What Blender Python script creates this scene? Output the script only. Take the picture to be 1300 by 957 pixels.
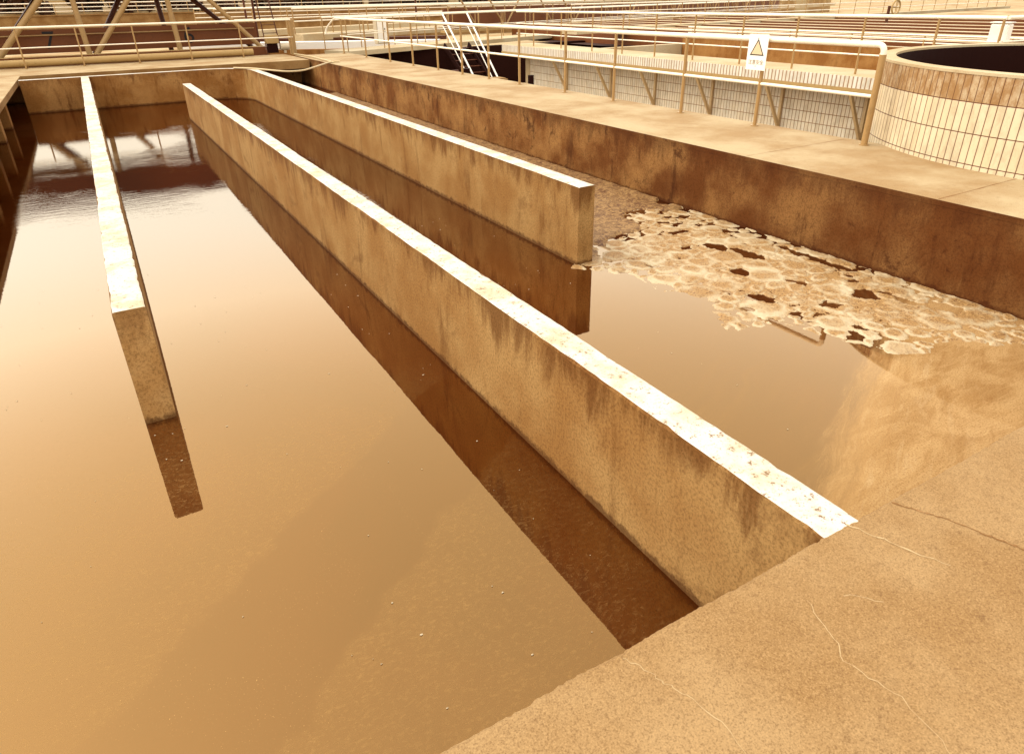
import bpy, math, random
import numpy as np
from mathutils import Vector, Matrix
random.seed(7)
rng = np.random.default_rng(11)
for o in list(bpy.data.objects): bpy.data.objects.remove(o)
scene = bpy.context.scene
col = scene.collection
R = math.radians

# ------------------------------------------------------------------ camera
H = 1.65
cam = bpy.data.cameras.new('camera'); camo = bpy.data.objects.new('camera', cam); col.objects.link(camo)
rr = ((0.86352603, -0.50402416, -0.01680611), (-0.24145504, -0.38395928, -0.89122092), (0.44274401, 0.77365038, -0.45325801))
m = Matrix(((rr[0][0], -rr[1][0], -rr[2][0]), (rr[0][1], -rr[1][1], -rr[2][1]), (rr[0][2], -rr[1][2], -rr[2][2])))
camo.matrix_world = Matrix.Translation((0, 0, H)) @ m.to_4x4()
cam.sensor_width = 36; cam.lens = 858.575 / 1300 * 36
cam.shift_y = -45.0 / 1300
cam.clip_end = 2000; cam.clip_start = 0.05
scene.camera = camo

# ------------------------------------------------------------------ light
SUN_EL, SUN_AZ = 48, 305          # azimuth clockwise from +Y
world = bpy.data.worlds.new('World'); scene.world = world; world.use_nodes = True
nt = world.node_tree; nt.nodes.clear()
sky = nt.nodes.new('ShaderNodeTexSky'); sky.sky_type = 'NISHITA'; sky.sun_disc = False
sky.sun_elevation = R(SUN_EL); sky.sun_rotation = R(SUN_AZ); sky.dust_density = 6; sky.air_density = 1.0
bw = nt.nodes.new('ShaderNodeRGBToBW')
tint = nt.nodes.new('ShaderNodeMix'); tint.data_type = 'RGBA'; tint.blend_type = 'MULTIPLY'; tint.inputs[0].default_value = 1
tint.inputs[7].default_value = (1.0, 0.955, 0.86, 1)
bg = nt.nodes.new('ShaderNodeBackground'); bg.inputs[1].default_value = 0.15
wo = nt.nodes.new('ShaderNodeOutputWorld')
nt.links.new(sky.outputs[0], bw.inputs[0]); 
pw = nt.nodes.new('ShaderNodeMath'); pw.operation = 'POWER'; pw.inputs[1].default_value = .26
ml = nt.nodes.new('ShaderNodeMath'); ml.operation = 'MULTIPLY'; ml.inputs[1].default_value = 3.85
nt.links.new(bw.outputs[0], pw.inputs[0]); nt.links.new(pw.outputs[0], ml.inputs[0]); nt.links.new(ml.outputs[0], tint.inputs[6])
nt.links.new(tint.outputs[2], bg.inputs[0]); nt.links.new(bg.outputs[0], wo.inputs[0])
sun = bpy.data.lights.new('sun', 'SUN'); sun.energy = 0.5; sun.angle = R(25); sun.color = (1, .93, .80)
suno = bpy.data.objects.new('sun', sun); col.objects.link(suno)
az, el = R(SUN_AZ), R(SUN_EL)
sd = Vector((math.sin(az) * math.cos(el), math.cos(az) * math.cos(el), math.sin(el)))
suno.rotation_euler = (-sd).to_track_quat('-Z', 'Y').to_euler()
scene.view_settings.view_transform = 'Standard'; scene.view_settings.look = 'None'
scene.view_settings.exposure = 1.62; scene.view_settings.gamma = 1
scene.view_settings.use_curve_mapping = False

# ------------------------------------------------------------------ material helper
class NT:
    def __init__(s, name):
        s.m = bpy.data.materials.new(name); s.m.use_nodes = True; s.t = s.m.node_tree
        s.t.nodes.clear(); s.out = s.n('ShaderNodeOutputMaterial')
        s.geo = s.n('ShaderNodeNewGeometry')
    def n(s, k): return s.t.nodes.new(k)
    def put(s, sock, v):
        if v is None: return
        if isinstance(v, bpy.types.NodeSocket): s.t.links.new(v, sock)
        elif isinstance(v, (tuple, list)) and len(v) == 3 and sock.type == 'RGBA': sock.default_value = (*v, 1)
        else: sock.default_value = v
    def math(s, op, a, b=None, c=None, clamp=False):
        n = s.n('ShaderNodeMath'); n.operation = op; n.use_clamp = clamp
        s.put(n.inputs[0], a); s.put(n.inputs[1], b); s.put(n.inputs[2], c); return n.outputs[0]
    def pos(s, scale=(1, 1, 1), rot=(0, 0, 0), off=(0, 0, 0)):
        n = s.n('ShaderNodeMapping'); s.t.links.new(s.geo.outputs['Position'], n.inputs[0])
        n.inputs['Scale'].default_value = scale; n.inputs['Rotation'].default_value = rot; n.inputs['Location'].default_value = off
        return n.outputs[0]
    def noise(s, vec, scale, detail=4, rough=.55, dist=0.):
        n = s.n('ShaderNodeTexNoise'); s.put(n.inputs['Vector'], vec); n.inputs['Scale'].default_value = scale
        n.inputs['Detail'].default_value = detail; n.inputs['Roughness'].default_value = rough; n.inputs['Distortion'].default_value = dist
        return n.outputs[0]
    def vor(s, vec, scale, feat='F1', out=0, rand=1.):
        n = s.n('ShaderNodeTexVoronoi'); n.feature = feat; s.put(n.inputs['Vector'], vec); n.inputs['Scale'].default_value = scale
        n.inputs['Randomness'].default_value = rand
        return n.outputs[out]
    def ramp(s, f, a, b, lo=0., hi=1.):
        n = s.n('ShaderNodeMapRange'); n.interpolation_type = 'SMOOTHSTEP'; s.put(n.inputs[0], f)
        n.inputs[1].default_value = a; n.inputs[2].default_value = b; n.inputs[3].default_value = lo; n.inputs[4].default_value = hi
        return n.outputs[0]
    def mix(s, f, a, b, mode='MIX'):
        n = s.n('ShaderNodeMix'); n.data_type = 'RGBA'; n.blend_type = mode
        s.put(n.inputs[0], f); s.put(n.inputs[6], a); s.put(n.inputs[7], b); return n.outputs[2]
    def xyz(s, v=None):
        n = s.n('ShaderNodeSeparateXYZ'); s.put(n.inputs[0], v or s.geo.outputs['Position']); return n.outputs
    def bump(s, h, strength=.3, dist=.01, nrm=None):
        n = s.n('ShaderNodeBump'); s.put(n.inputs['Height'], h); n.inputs['Strength'].default_value = strength
        n.inputs['Distance'].default_value = dist; s.put(n.inputs['Normal'], nrm); return n.outputs[0]
    def bsdf(s, c, rough=.8, metal=0, nrm=None, spec=.3, k=.53):
        c = s.mix(1., c, (k, k * .97, k * .93), 'MULTIPLY')
        b = s.n('ShaderNodeBsdfPrincipled'); s.put(b.inputs['Base Color'], c); s.put(b.inputs['Roughness'], rough)
        b.inputs['Metallic'].default_value = metal; s.put(b.inputs['Normal'], nrm); s.put(b.inputs['Specular IOR Level'], spec)
        s.t.links.new(b.outputs[0], s.out.inputs[0]); return b

def lin(r, g, b):
    f = lambda c: c / 12.92 if c <= .04045 else ((c + .055) / 1.055) ** 2.4
    return tuple(f(x / 255) for x in (r, g, b))

def concrete_wall(name, light, mid, dark, streak=.6, stain=.5, topstain=.6, ztop=0., seed=0., damp=False, kk=.66):
    k = NT(name)
    p = k.pos(off=(seed, seed * 2, 0))
    blot = k.noise(p, 1.3, 5, .6)
    st = k.noise(k.pos((4.2, 4.2, .9), off=(seed, 0, 0)), 1.0, 6, .7, .5)
    st2 = k.noise(k.pos((22, 22, 2.2), off=(0, seed, 0)), 1.0, 4, .65, .3)
    grain = k.noise(p, 60, 5, .85)
    z = k.xyz()[2]
    c = k.mix(k.ramp(blot, .36, .66), mid, light)
    c = k.mix(k.math('MULTIPLY', k.ramp(st, .52, .72), streak), c, dark)
    c = k.mix(k.math('MULTIPLY', k.ramp(st2, .6, .78), streak * .55), c, light)
    # seepage below the coping, broken by streaks
    e = k.math('SUBTRACT', z, k.math('MULTIPLY', k.math('SUBTRACT', st, .5), 1.3))
    c = k.mix(k.math('MULTIPLY', k.ramp(e, ztop - .20, ztop + .05), topstain), c, dark)
    # patches
    pt = k.ramp(k.noise(p, 2.6, 6, .72, .6), .57, .68)
    c = k.mix(k.math('MULTIPLY', pt, stain), c, dark)
    # form-tie holes and pits
    pit = k.ramp(k.vor(p, 16), .05, .09, 1, 0)
    pm = k.ramp(k.noise(p, 4, 2), .56, .62)
    c = k.mix(k.math('MULTIPLY', k.math('MULTIPLY', pit, pm), .55), c, dark)
    # wet line just above the water
    w = k.math('ADD', z, k.math('MULTIPLY', k.math('SUBTRACT', k.noise(p, 14, 6, .8), .5), .17))
    c = k.mix(k.ramp(w, -.785, -.745, .7, 0), c, lin(70, 28, 6))
    c = k.mix(k.math('MULTIPLY', k.ramp(grain, .42, .66), .55), c, tuple(x * .45 for x in dark))
    if damp:
        dm = k.math('ADD', k.xyz()[1], k.math('MULTIPLY', k.math('SUBTRACT', blot, .5), 9))
        c = k.mix(k.ramp(dm, 4, 10, .5, 0), c, lin(78, 36, 10))
    h = k.math('ADD', k.math('MULTIPLY', grain, .6), k.math('MULTIPLY', pit, -1))
    k.bsdf(c, .85, 0, k.bump(h, .45, .006), .1, k=.68 if damp else kk)
    return k.m

def concrete_flat(name, light, mid, dark, grain_amt=.35, spots=.5, scale=1., lo=.35):
    k = NT(name)
    p = k.pos((scale,) * 3)
    blot = k.noise(p, 1.1, 6, .62)
    fine = k.noise(p, 190, 4, .85)
    med = k.noise(p, 16, 6, .8)
    c = k.mix(k.ramp(blot, lo, .65), mid, light)
    c = k.mix(k.math('MULTIPLY', k.ramp(med, .52, .75), spots), c, dark)
    sp1 = k.noise(p, 210, 2, .6)
    c = k.mix(k.math('MULTIPLY', k.ramp(sp1, .54, .64), grain_amt), c, dark)
    c = k.mix(k.math('MULTIPLY', k.ramp(sp1, .36, .46, 1, 0), grain_amt), c, tuple(min(1, v * 1.35) for v in light))
    c = k.mix(k.math('MULTIPLY', k.ramp(fine, .50, .66), grain_amt * .6), c, dark)
    bl = k.ramp(k.vor(p, 7), .05, .1, 1, 0)
    c = k.mix(k.math('MULTIPLY', k.math('MULTIPLY', bl, k.ramp(k.noise(p, 2), .58, .66)), .6), c, dark)
    h = k.math('ADD', k.math('MULTIPLY', fine, .5), med)
    k.bsdf(c, .85, 0, k.bump(h, .35, .004), .2)
    return k.m

def paint(name, c, rough=.4, wear=.25, dark=None, metal=0, spec=.28, kk=.58):
    k = NT(name); p = k.pos()
    n = k.noise(p, 9, 5, .65)
    d = dark or tuple(x * .45 for x in c)
    cc = k.mix(k.math('MULTIPLY', k.ramp(n, .5, .75), wear), c, d)
    cc = k.mix(k.math('MULTIPLY', k.ramp(k.noise(p, 70, 2), .55, .8), wear * .6), cc, d)
    k.bsdf(cc, rough, metal, k.bump(n, .1, .003), spec, k=kk)
    return k.m

M = {}
M['pave'] = concrete_flat('pavement_concrete', lin(196, 160, 112), lin(174, 134, 84), lin(104, 64, 28), .42, .4, 1.)
M['walk'] = concrete_flat('walkway_concrete', lin(222, 198, 156), lin(190, 154, 106), lin(126, 84, 42), .35, .5, .8)
M['joint'] = paint('joint_mortar', lin(216, 186, 140), .9, .6, lin(180, 140, 90))
M['jointdark'] = paint('joint_dirt', lin(150, 104, 56), .9, .6, lin(205, 160, 110))
M['whitetop'] = concrete_flat('highlight_top', lin(255, 246, 228), lin(250, 236, 208), lin(150, 104, 56), .3, .55, 1., .2)  # near-white base carries the highlight on the wall tops
M['wall_mid'] = concrete_wall('baffle_concrete', lin(196, 156, 100), lin(172, 126, 72), lin(112, 66, 24), .55, .35, .75, 0, 3.1)
M['wall_end'] = concrete_wall('baffle_concrete_rough', lin(214, 174, 118), lin(196, 150, 92), lin(124, 76, 32), .35, .35, .5, 0, 8.7, False, .74)
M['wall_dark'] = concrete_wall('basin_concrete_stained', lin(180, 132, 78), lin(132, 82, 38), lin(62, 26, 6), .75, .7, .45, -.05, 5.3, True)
M['wall_rear'] = concrete_wall('rear_concrete', lin(192, 144, 88), lin(162, 110, 56), lin(100, 52, 16), .7, .5, .4, 0, 1.7)
M['slabside'] = concrete_flat('slab_fascia', lin(190, 150, 96), lin(160, 116, 64), lin(110, 64, 24), .3, .5)
M['rail'] = paint('rail_paint_lit', lin(252, 242, 222), .3, .12, kk=.78)  # rails: light from above put into a paler colour than the posts
M['post'] = paint('rail_paint_shaded', lin(198, 158, 102), .4, .35)  # posts: same paint as the rails, side shade put into the colour
M['tube'] = paint('tan_steel_paint', lin(196, 158, 104), .45, .35)
M['tubedark'] = paint('brown_steel_paint', lin(98, 46, 12), .5, .4)
M['plate'] = paint('brown_girder_and_gap_shade', lin(130, 70, 22), .55, .35)
M['beam'] = paint('ochre_beam_paint', lin(206, 170, 110), .5, .4)
M['dark'] = paint('dark_iron_and_shade', lin(44, 12, 3), .8, .3, spec=.1)  # dark iron; on the pit wall it stands for shade
M['cream'] = paint('cream_enamel', lin(240, 222, 190), .35, .15)
M['white'] = paint('white_enamel', lin(252, 248, 240), .35, .05, kk=.8)
M['black'] = paint('black_print', lin(24, 8, 4), .5, 0)
M['orange'] = paint('faded_orange_print', lin(240, 212, 172), .5, .05, kk=.7)
M['glyph'] = paint('faded_brown_print', lin(178, 150, 112), .5, .2)
M['hose'] = paint('pale_hose', lin(240, 216, 170), .5, .2)
M['pale'] = concrete_flat('pale_concrete', lin(240, 222, 186), lin(222, 192, 146), lin(160, 112, 60), .2, .35, .5)
M['tank_in'] = concrete_wall('tank_inner_concrete', lin(190, 140, 82), lin(160, 106, 52), lin(112, 62, 22), .6, .4, .3, .3, 2.)

k = NT('highlight_top2'); p = k.pos()  # bright light on the wall tops put into the colour, plus brown specks
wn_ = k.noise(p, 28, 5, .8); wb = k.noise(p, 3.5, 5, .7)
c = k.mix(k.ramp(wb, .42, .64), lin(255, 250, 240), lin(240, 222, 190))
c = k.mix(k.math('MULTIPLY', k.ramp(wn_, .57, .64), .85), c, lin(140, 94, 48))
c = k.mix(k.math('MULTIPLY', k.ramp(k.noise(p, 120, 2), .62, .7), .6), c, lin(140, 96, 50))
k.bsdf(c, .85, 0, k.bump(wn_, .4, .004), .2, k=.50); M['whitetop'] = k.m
# tiles: vertical slabs with brown joints
def tile_mat(name, mode, tw, th, z0, c1, c2, joint, center=None, jw=.1, topdirty=None):
    k = NT(name)
    x, y, z = k.xyz()
    if mode == 'wall': u = y
    else:
        u = k.math('MULTIPLY', k.math('ARCTAN2', k.math('SUBTRACT', center[1], y), k.math('SUBTRACT', center[0], x)), center[2])
    uu = k.math('DIVIDE', u, tw); vv = k.math('DIVIDE', k.math('SUBTRACT', z, z0), th)
    fu = k.math('FRACT', uu); fv = k.math('FRACT', vv)
    du = k.math('ABSOLUTE', k.math('SUBTRACT', fu, .5)); dv = k.math('ABSOLUTE', k.math('SUBTRACT', fv, .5))
    ju = k.ramp(du, .5 - jw, .5 - jw * .45); jv = k.ramp(dv, .5 - jw * tw / th * 1.5, .5 - jw * tw / th * .5)
    j = k.math('MAXIMUM', ju, jv)
    wn = k.n('ShaderNodeTexWhiteNoise'); wn.noise_dimensions = '2D'
    cb = k.n('ShaderNodeCombineXYZ'); k.put(cb.inputs[0], k.math('FLOOR', uu)); k.put(cb.inputs[1], k.math('FLOOR', vv))
    k.put(wn.inputs['Vector'], cb.outputs[0])
    c = k.mix(wn.outputs[0], c1, c2)
    p = k.pos()
    dirt = k.ramp(k.noise(k.pos((6, 6, 3)), 1.2, 6, .75), .42, .7)
    c = k.mix(k.math('MULTIPLY', dirt, .5), c, tuple(v * .5 for v in c2))
    # colour darkens towards the vertical joints
    je = k.ramp(du, .5 - jw * 3.2, .5)
    c = k.mix(k.math('MULTIPLY', je, .35), c, joint)
    if topdirty:
        tz = k.ramp(z, topdirty[0] - .01, topdirty[0] + .01)
        sm = k.ramp(k.noise(k.pos((16, 16, 2)), 1., 5, .75, 1.), .62, .72)
        td = k.mix(sm, lin(166, 122, 70), lin(226, 198, 152))
        c = k.mix(k.math('MULTIPLY', tz, k.ramp(k.noise(k.pos((9, 9, 6)), 1., 6, .75), .3, .6, .35, .95)), c, td)
        blob = k.ramp(k.vor(p, 3.2), .03, .06, 1, 0)
        c = k.mix(blob, c, lin(240, 220, 180))
    c = k.mix(j, c, joint)
    k.bsdf(c, .45, 0, k.bump(k.math('ADD', k.math('MULTIPLY', j, -.5), k.math('MULTIPLY', k.math('MULTIPLY', du, du), -2.4)), .6, .008), .3, k=.66)
    return k.m
DC = (10.418, 3.32, 2.914)
M['drumtile'] = tile_mat('drum_tile', 'drum', .083, .295, .045, lin(246, 228, 194), lin(238, 216, 178), lin(104, 54, 20), DC, .055, (.635,))
M['walltile'] = tile_mat('tank_wall_tile', 'wall', .085, .205, -.28, lin(255, 246, 224), lin(250, 234, 204), lin(150, 100, 50), None, .065)
M['louvre'] = tile_mat('fascia_tile', 'wall', .085, 3., -1.7, lin(252, 246, 232), lin(246, 236, 214), lin(160, 108, 56), None, .12)

# leaves
k = NT('shrub_leaves'); k.bsdf(k.mix(k.noise(k.pos(), .9, 3), lin(64, 30, 8), lin(112, 66, 28)), .7); M['leaf'] = k.m
k = NT('ground_gravel'); p = k.pos(); k.bsdf(k.mix(k.ramp(k.noise(p, .25, 6), .4, .6), lin(222, 196, 150), lin(190, 150, 96)), .9); M['ground'] = k.m
k = NT('pit_floor'); p = k.pos(); k.bsdf(k.mix(k.ramp(k.noise(p, 1.5, 6), .4, .6), lin(80, 38, 12), lin(50, 18, 4)), .9); M['pit'] = k.m

# ------------------------------------------------------------------ water
k = NT('murky_water')
x, y, z = k.xyz()
p = k.pos()
def blend(fac): pass
# suspended sludge: broad tonal drift plus fine flecks
n1 = k.noise(k.pos((.5, .35, 1), rot=(0, 0, .6)), 1.1, 5, .6, .8)
fl = k.ramp(k.noise(p, 130, 2, .8), .64, .78)
flm = k.ramp(k.noise(k.pos((.9, .9, 1)), 1.5, 4, .65, 1.2), .48, .6)
base = k.mix(k.ramp(n1, .35, .65), lin(42, 13, 2), lin(52, 18, 3))
base = k.mix(k.math('MULTIPLY', k.math('MULTIPLY', fl, flm), .55), base, lin(214, 170, 110))
# thin scum veil drifting in the near basin
vb = k.math('ADD', k.math('SUBTRACT', y, k.math('MULTIPLY', x, .76)), k.math('MULTIPLY', k.math('SUBTRACT', k.noise(p, 1.6, 5, .6), .5), .7))
veil = k.math('MAXIMUM', k.ramp(vb, 2.66, 2.74), k.ramp(vb, 1.78, 1.68))
veil = k.math('MULTIPLY', veil, k.ramp(k.noise(p, 2.3, 5, .7), .3, .6, .5, 1))
grit = k.ramp(k.noise(k.pos((1, 1.6, 1), rot=(0, 0, .5)), 34, 4, .75, .6), .45, .75)
veil2 = k.math('MULTIPLY', veil, k.math('ADD', .09, k.math('MULTIPLY', grit, .40)))
nearb = k.math('MULTIPLY', k.ramp(y, 3.0, 5.5, 1, 0), k.ramp(x, .9, 1.7, 1, .35))
veil2 = k.math('MULTIPLY', veil2, nearb)
# scum mat, lower right bay: boundary y < f(x) with swirl
sw = k.math('MULTIPLY', k.math('SUBTRACT', k.noise(p, 1.3, 4, .6), .5), .9)
bound = k.math('SUBTRACT', k.math('ADD', k.math('MULTIPLY', x, .5), .10), y)
bound = k.math('ADD', bound, k.math('MULTIPLY', sw, .22))
cbs = k.n('ShaderNodeCombineXYZ'); k.put(cbs.inputs[0], k.math('MULTIPLY', bound, 9.0)); k.put(cbs.inputs[1], k.math('MULTIPLY', k.math('ADD', x, y), .9))
flow = k.noise(cbs.outputs[0], 1.3, 7, .72, .5)
edge_ = k.math('ADD', bound, k.math('MULTIPLY', k.math('SUBTRACT', flow, .5), .5))
scum = k.math('MULTIPLY', k.ramp(edge_, -.30, .20), k.ramp(x, 2.0, 2.3))
ang = k.noise(k.pos((1, 2.2, 1), rot=(0, 0, -.75)), 1.6, 8, .66, .9)
fb = k.noise(k.pos((.55, 3.4, 1), rot=(0, 0, -.65)), 7.0, 7, .75, 1.0)
spk = k.noise(p, 90, 3, .8)
sc = k.mix(k.ramp(ang, .38, .6), lin(178, 136, 86), lin(202, 162, 110))
sc = k.mix(k.math('MULTIPLY', k.ramp(fb, .5, .75), .2), sc, lin(132, 82, 36))
sc = k.mix(k.math('MULTIPLY', k.ramp(fb, .5, .32), .25), sc, lin(222, 184, 128))
sc = k.mix(k.math('MULTIPLY', k.ramp(flow, .50, .66), k.ramp(bound, .9, .2, 0, .35)), sc, lin(226, 194, 146))
sc = k.mix(k.math('MULTIPLY', k.ramp(flow, .46, .34), .3), sc, lin(150, 102, 54))
sc = k.mix(k.math('MULTIPLY', k.ramp(spk, .46, .66), .55), sc, lin(120, 72, 30))
# faint curved streaks in the open water of the right bay
cx_ = k.math('SUBTRACT', x, 2.2); cy_ = k.math('SUBTRACT', y, 5.6)
rad_ = k.math('SQRT', k.math('ADD', k.math('MULTIPLY', cx_, cx_), k.math('MULTIPLY', cy_, cy_)))
cb = k.n('ShaderNodeCombineXYZ'); k.put(cb.inputs[0], k.math('MULTIPLY', k.math('ADD', rad_, k.math('MULTIPLY', k.noise(p, 1.2, 3), .35)), 11)); k.put(cb.inputs[1], k.math('ARCTAN2', cy_, cx_))
sn = k.noise(cb.outputs[0], 1.0, 6, .7)
swirl = k.math('MULTIPLY', k.math('ADD', .35, k.ramp(sn, .48, .72)), k.math('MULTIPLY', k.ramp(x, 2.2, 3.0), k.ramp(y, 2.0, 5.0, .16, 0)))
film = k.math('MAXIMUM', k.math('MULTIPLY', scum, .93), k.math('MAXIMUM', k.math('MULTIPLY', veil2, k.ramp(x, 1.7, 1.8, 1, 0)), swirl))
base = k.mix(scum, base, k.mix(1., sc, (.62, .62, .62), 'MULTIPLY'))
rip = k.noise(k.pos((.7, 2.6, 1)), 5, 4, .6)
ripw = k.ramp(y, 6, 14, .0, 1.)
ripm = k.ramp(k.noise(p, .35, 3), .42, .6, .15, 1)
h1 = k.math('MULTIPLY', k.math('MULTIPLY', rip, ripw), ripm)
tiny = k.math('ADD', k.math('MULTIPLY', k.noise(p, 3.0, 3, .5), .04), k.math('MULTIPLY', k.noise(p, 26, 3, .6), .018))
bmp = k.bump(k.math('ADD', h1, tiny), .16, .02)
scb = k.bump(k.math('MULTIPLY', k.math('ADD', fb, spk), film), .5, .01, bmp)
dif = k.n('ShaderNodeBsdfDiffuse'); k.put(dif.inputs[0], base); k.put(dif.inputs['Normal'], scb)
difs = k.n('ShaderNodeBsdfDiffuse'); k.put(difs.inputs[0], k.mix(1., k.mix(scum, lin(196, 152, 94), sc), (.62, .62, .62), 'MULTIPLY')); k.put(difs.inputs['Normal'], scb)
gl = k.n('ShaderNodeBsdfGlossy'); gl.inputs['Roughness'].default_value = .015; k.put(gl.inputs['Normal'], bmp)
fr = k.n('ShaderNodeFresnel'); fr.inputs[0].default_value = 2.1; k.put(fr.inputs['Normal'], bmp)
gc = k.mix(k.ramp(fr.outputs[0], .11, .34), (1, .585, .215), (1, .91, .77)); k.put(gl.inputs[0], gc)
frb = k.math('MINIMUM', k.math('MULTIPLY', k.math('SUBTRACT', fr.outputs[0], .052), 2.15), .39)
m1 = k.n('ShaderNodeMixShader'); k.put(m1.inputs[0], frb); k.put(m1.inputs[1], dif.outputs[0]); k.put(m1.inputs[2], gl.outputs[0])
m2 = k.n('ShaderNodeMixShader'); k.put(m2.inputs[0], k.math('MULTIPLY', film, .9)); k.put(m2.inputs[1], m1.outputs[0]); k.put(m2.inputs[2], difs.outputs[0])
k.t.links.new(m2.outputs[0], k.out.inputs[0]); M['water'] = k.m

# foam (vertex attribute 'rim' = pale raised rims)
k = NT('scum_foam')
at = k.n('ShaderNodeAttribute'); at.attribute_name = 'rim'
p = k.pos(); sp = k.noise(p, 60, 4, .8); sp2 = k.noise(p, 5, 5, .7)
bub = k.vor(p, 70)
c = k.mix(k.math('ADD', k.math('MULTIPLY', at.outputs['Fac'], .8), k.math('MULTIPLY', k.math('SUBTRACT', sp2, .5), 1.2), clamp=True), lin(204, 160, 102), lin(240, 222, 186))
c = k.mix(k.math('MULTIPLY', k.ramp(sp, .50, .60), k.math('SUBTRACT', .85, k.math('MULTIPLY', at.outputs['Fac'], .8))), c, lin(112, 64, 24))
k.bsdf(c, .6, 0, k.bump(k.math('ADD', bub, sp), .6, .006), .3); M['foam'] = k.m
k = NT('turbulent_froth')
p = k.pos(); a = k.noise(p, 17, 6, .78, 1.2); b = k.noise(p, 1.6, 4, .6)
c = k.mix(k.ramp(a, .42, .58), lin(112, 66, 28), lin(200, 156, 98)); c = k.mix(k.math('MULTIPLY', k.ramp(b, .4, .65), .3), c, lin(204, 164, 108))
k.bsdf(c, .6, 0, k.bump(a, .8, .02), .3); M['froth'] = k.m

# ------------------------------------------------------------------ mesh helper
class MB:
    def __init__(s): s.v = []; s.f = []; s.mi = []
    def add(s, vs, fs, mi=0):
        o = len(s.v); s.v += [tuple(v) for v in vs]; s.f += [tuple(i + o for i in f) for f in fs]; s.mi += [mi] * len(fs)
    def box(s, x0, x1, y0, y1, z0, z1, mi=0, top=None, b=0.):
        vs = [(x0, y0, z0), (x1, y0, z0), (x1, y1, z0), (x0, y1, z0), (x0, y0, z1), (x1, y0, z1), (x1, y1, z1), (x0, y1, z1)]
        fs = [(0, 3, 2, 1), (0, 1, 5, 4), (1, 2, 6, 5), (2, 3, 7, 6), (3, 0, 4, 7)]
        s.add(vs, fs, mi); o = len(s.v) - 8
        s.f.append((o + 4, o + 5, o + 6, o + 7)); s.mi.append(mi if top is None else top)
    def bar(s, a, b, w, h, up=(0, 0, 1), mi=0):
        a = Vector(a); b = Vector(b); d = (b - a).normalized(); u = Vector(up)
        if abs(d.dot(u)) > .98: u = Vector((0, 1, 0))
        x = d.cross(u).normalized() * w / 2; yv = x.cross(d).normalized() * h / 2
        vs = [a - x - yv, a + x - yv, a + x + yv, a - x + yv, b - x - yv, b + x - yv, b + x + yv, b - x + yv]
        s.add(vs, [(0, 1, 2, 3), (7, 6, 5, 4), (0, 4, 5, 1), (1, 5, 6, 2), (2, 6, 7, 3), (3, 7, 4, 0)], mi)
    def tube(s, pts, r, n=12, mi=0, cap=True, closed=False):
        pts = [Vector(q) for q in pts]; N = len(pts); vs = []; fs = []
        rad = r if isinstance(r, (list, tuple)) else [r] * N
        prev = None
        for i, q in enumerate(pts):
            if closed: d = (pts[(i + 1) % N] - pts[i - 1]).normalized()
            else: d = (pts[min(i + 1, N - 1)] - pts[max(i - 1, 0)]).normalized()
            if prev is None:
                u = Vector((0, 0, 1)) if abs(d.z) < .9 else Vector((1, 0, 0))
                xx = d.cross(u).normalized()
            else: xx = (prev - d * prev.dot(d)).normalized()
            prev = xx; yy = d.cross(xx)
            for j in range(n):
                t = 2 * math.pi * j / n; vs.append(q + (xx * math.cos(t) + yy * math.sin(t)) * rad[i])
        for i in range(N if closed else N - 1):
            for j in range(n):
                a0 = i * n + j; a1 = i * n + (j + 1) % n; b0 = ((i + 1) % N) * n + j; b1 = ((i + 1) % N) * n + (j + 1) % n
                fs.append((a0, b0, b1, a1))
        if cap and not closed: fs.append(tuple(range(n))); fs.append(tuple(reversed(range((N - 1) * n, N * n))))
        s.add(vs, fs, mi)
    def build(s, name, mats, parent=None, smooth=False, bevel=0., auto=False):
        me = bpy.data.meshes.new(name); me.from_pydata(s.v, [], s.f)
        mats = mats if isinstance(mats, (list, tuple)) else [mats]
        for mm in mats: me.materials.append(M[mm])
        for pl, i in zip(me.polygons, s.mi): pl.material_index = i; pl.use_smooth = smooth
        me.update()
        o = bpy.data.objects.new(name, me); col.objects.link(o)
        if parent: o.parent = parent
        if bevel:
            b = o.modifiers.new('b', 'BEVEL'); b.width = bevel; b.segments = 2; b.limit_method = 'ANGLE'; b.angle_limit = R(40)
        if smooth:
            try: me.set_sharp_from_angle(angle=R(40))
            except Exception: pass
        return o
def tag(o, label=None, cat=None, group=None, kind=None):
    if label: o['label'] = label
    if cat: o['category'] = cat
    if group: o['group'] = group
    if kind: o['kind'] = kind
    return o
def empty(name, loc=(0, 0, 0)):
    o = bpy.data.objects.new(name, None); o.empty_display_size = .2; o.location = loc; col.objects.link(o); return o
def place(children, root):
    """children were modelled in world space: keep them there under a moved root"""
    for c in children: c.parent = root; c.location = Vector(c.location) - Vector(root.location)

# ------------------------------------------------------------------ setting: ground, water, walkways
def ribbon(mb, pts, w, z, mi):
    for a, b in zip(pts[:-1], pts[1:]):
        a = Vector((*a, z)); b = Vector((*b, z)); d = (b - a); nn = Vector((-d.y, d.x, 0)).normalized()
        wa = w * random.uniform(.4, 1.2) / 2; 
        mb.add([a - nn * wa, a + nn * wa, b + nn * wa, b - nn * wa], [(0, 3, 2, 1)], mi)
def jag(pts, n=6, amp=.008):
    out = []
    for a, b in zip(pts[:-1], pts[1:]):
        for i in range(n):
            t = i / n; out.append((a[0] + (b[0] - a[0]) * t + random.uniform(-amp, amp), a[1] + (b[1] - a[1]) * t + random.uniform(-amp, amp)))
    out.append(pts[-1]); return out

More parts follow.
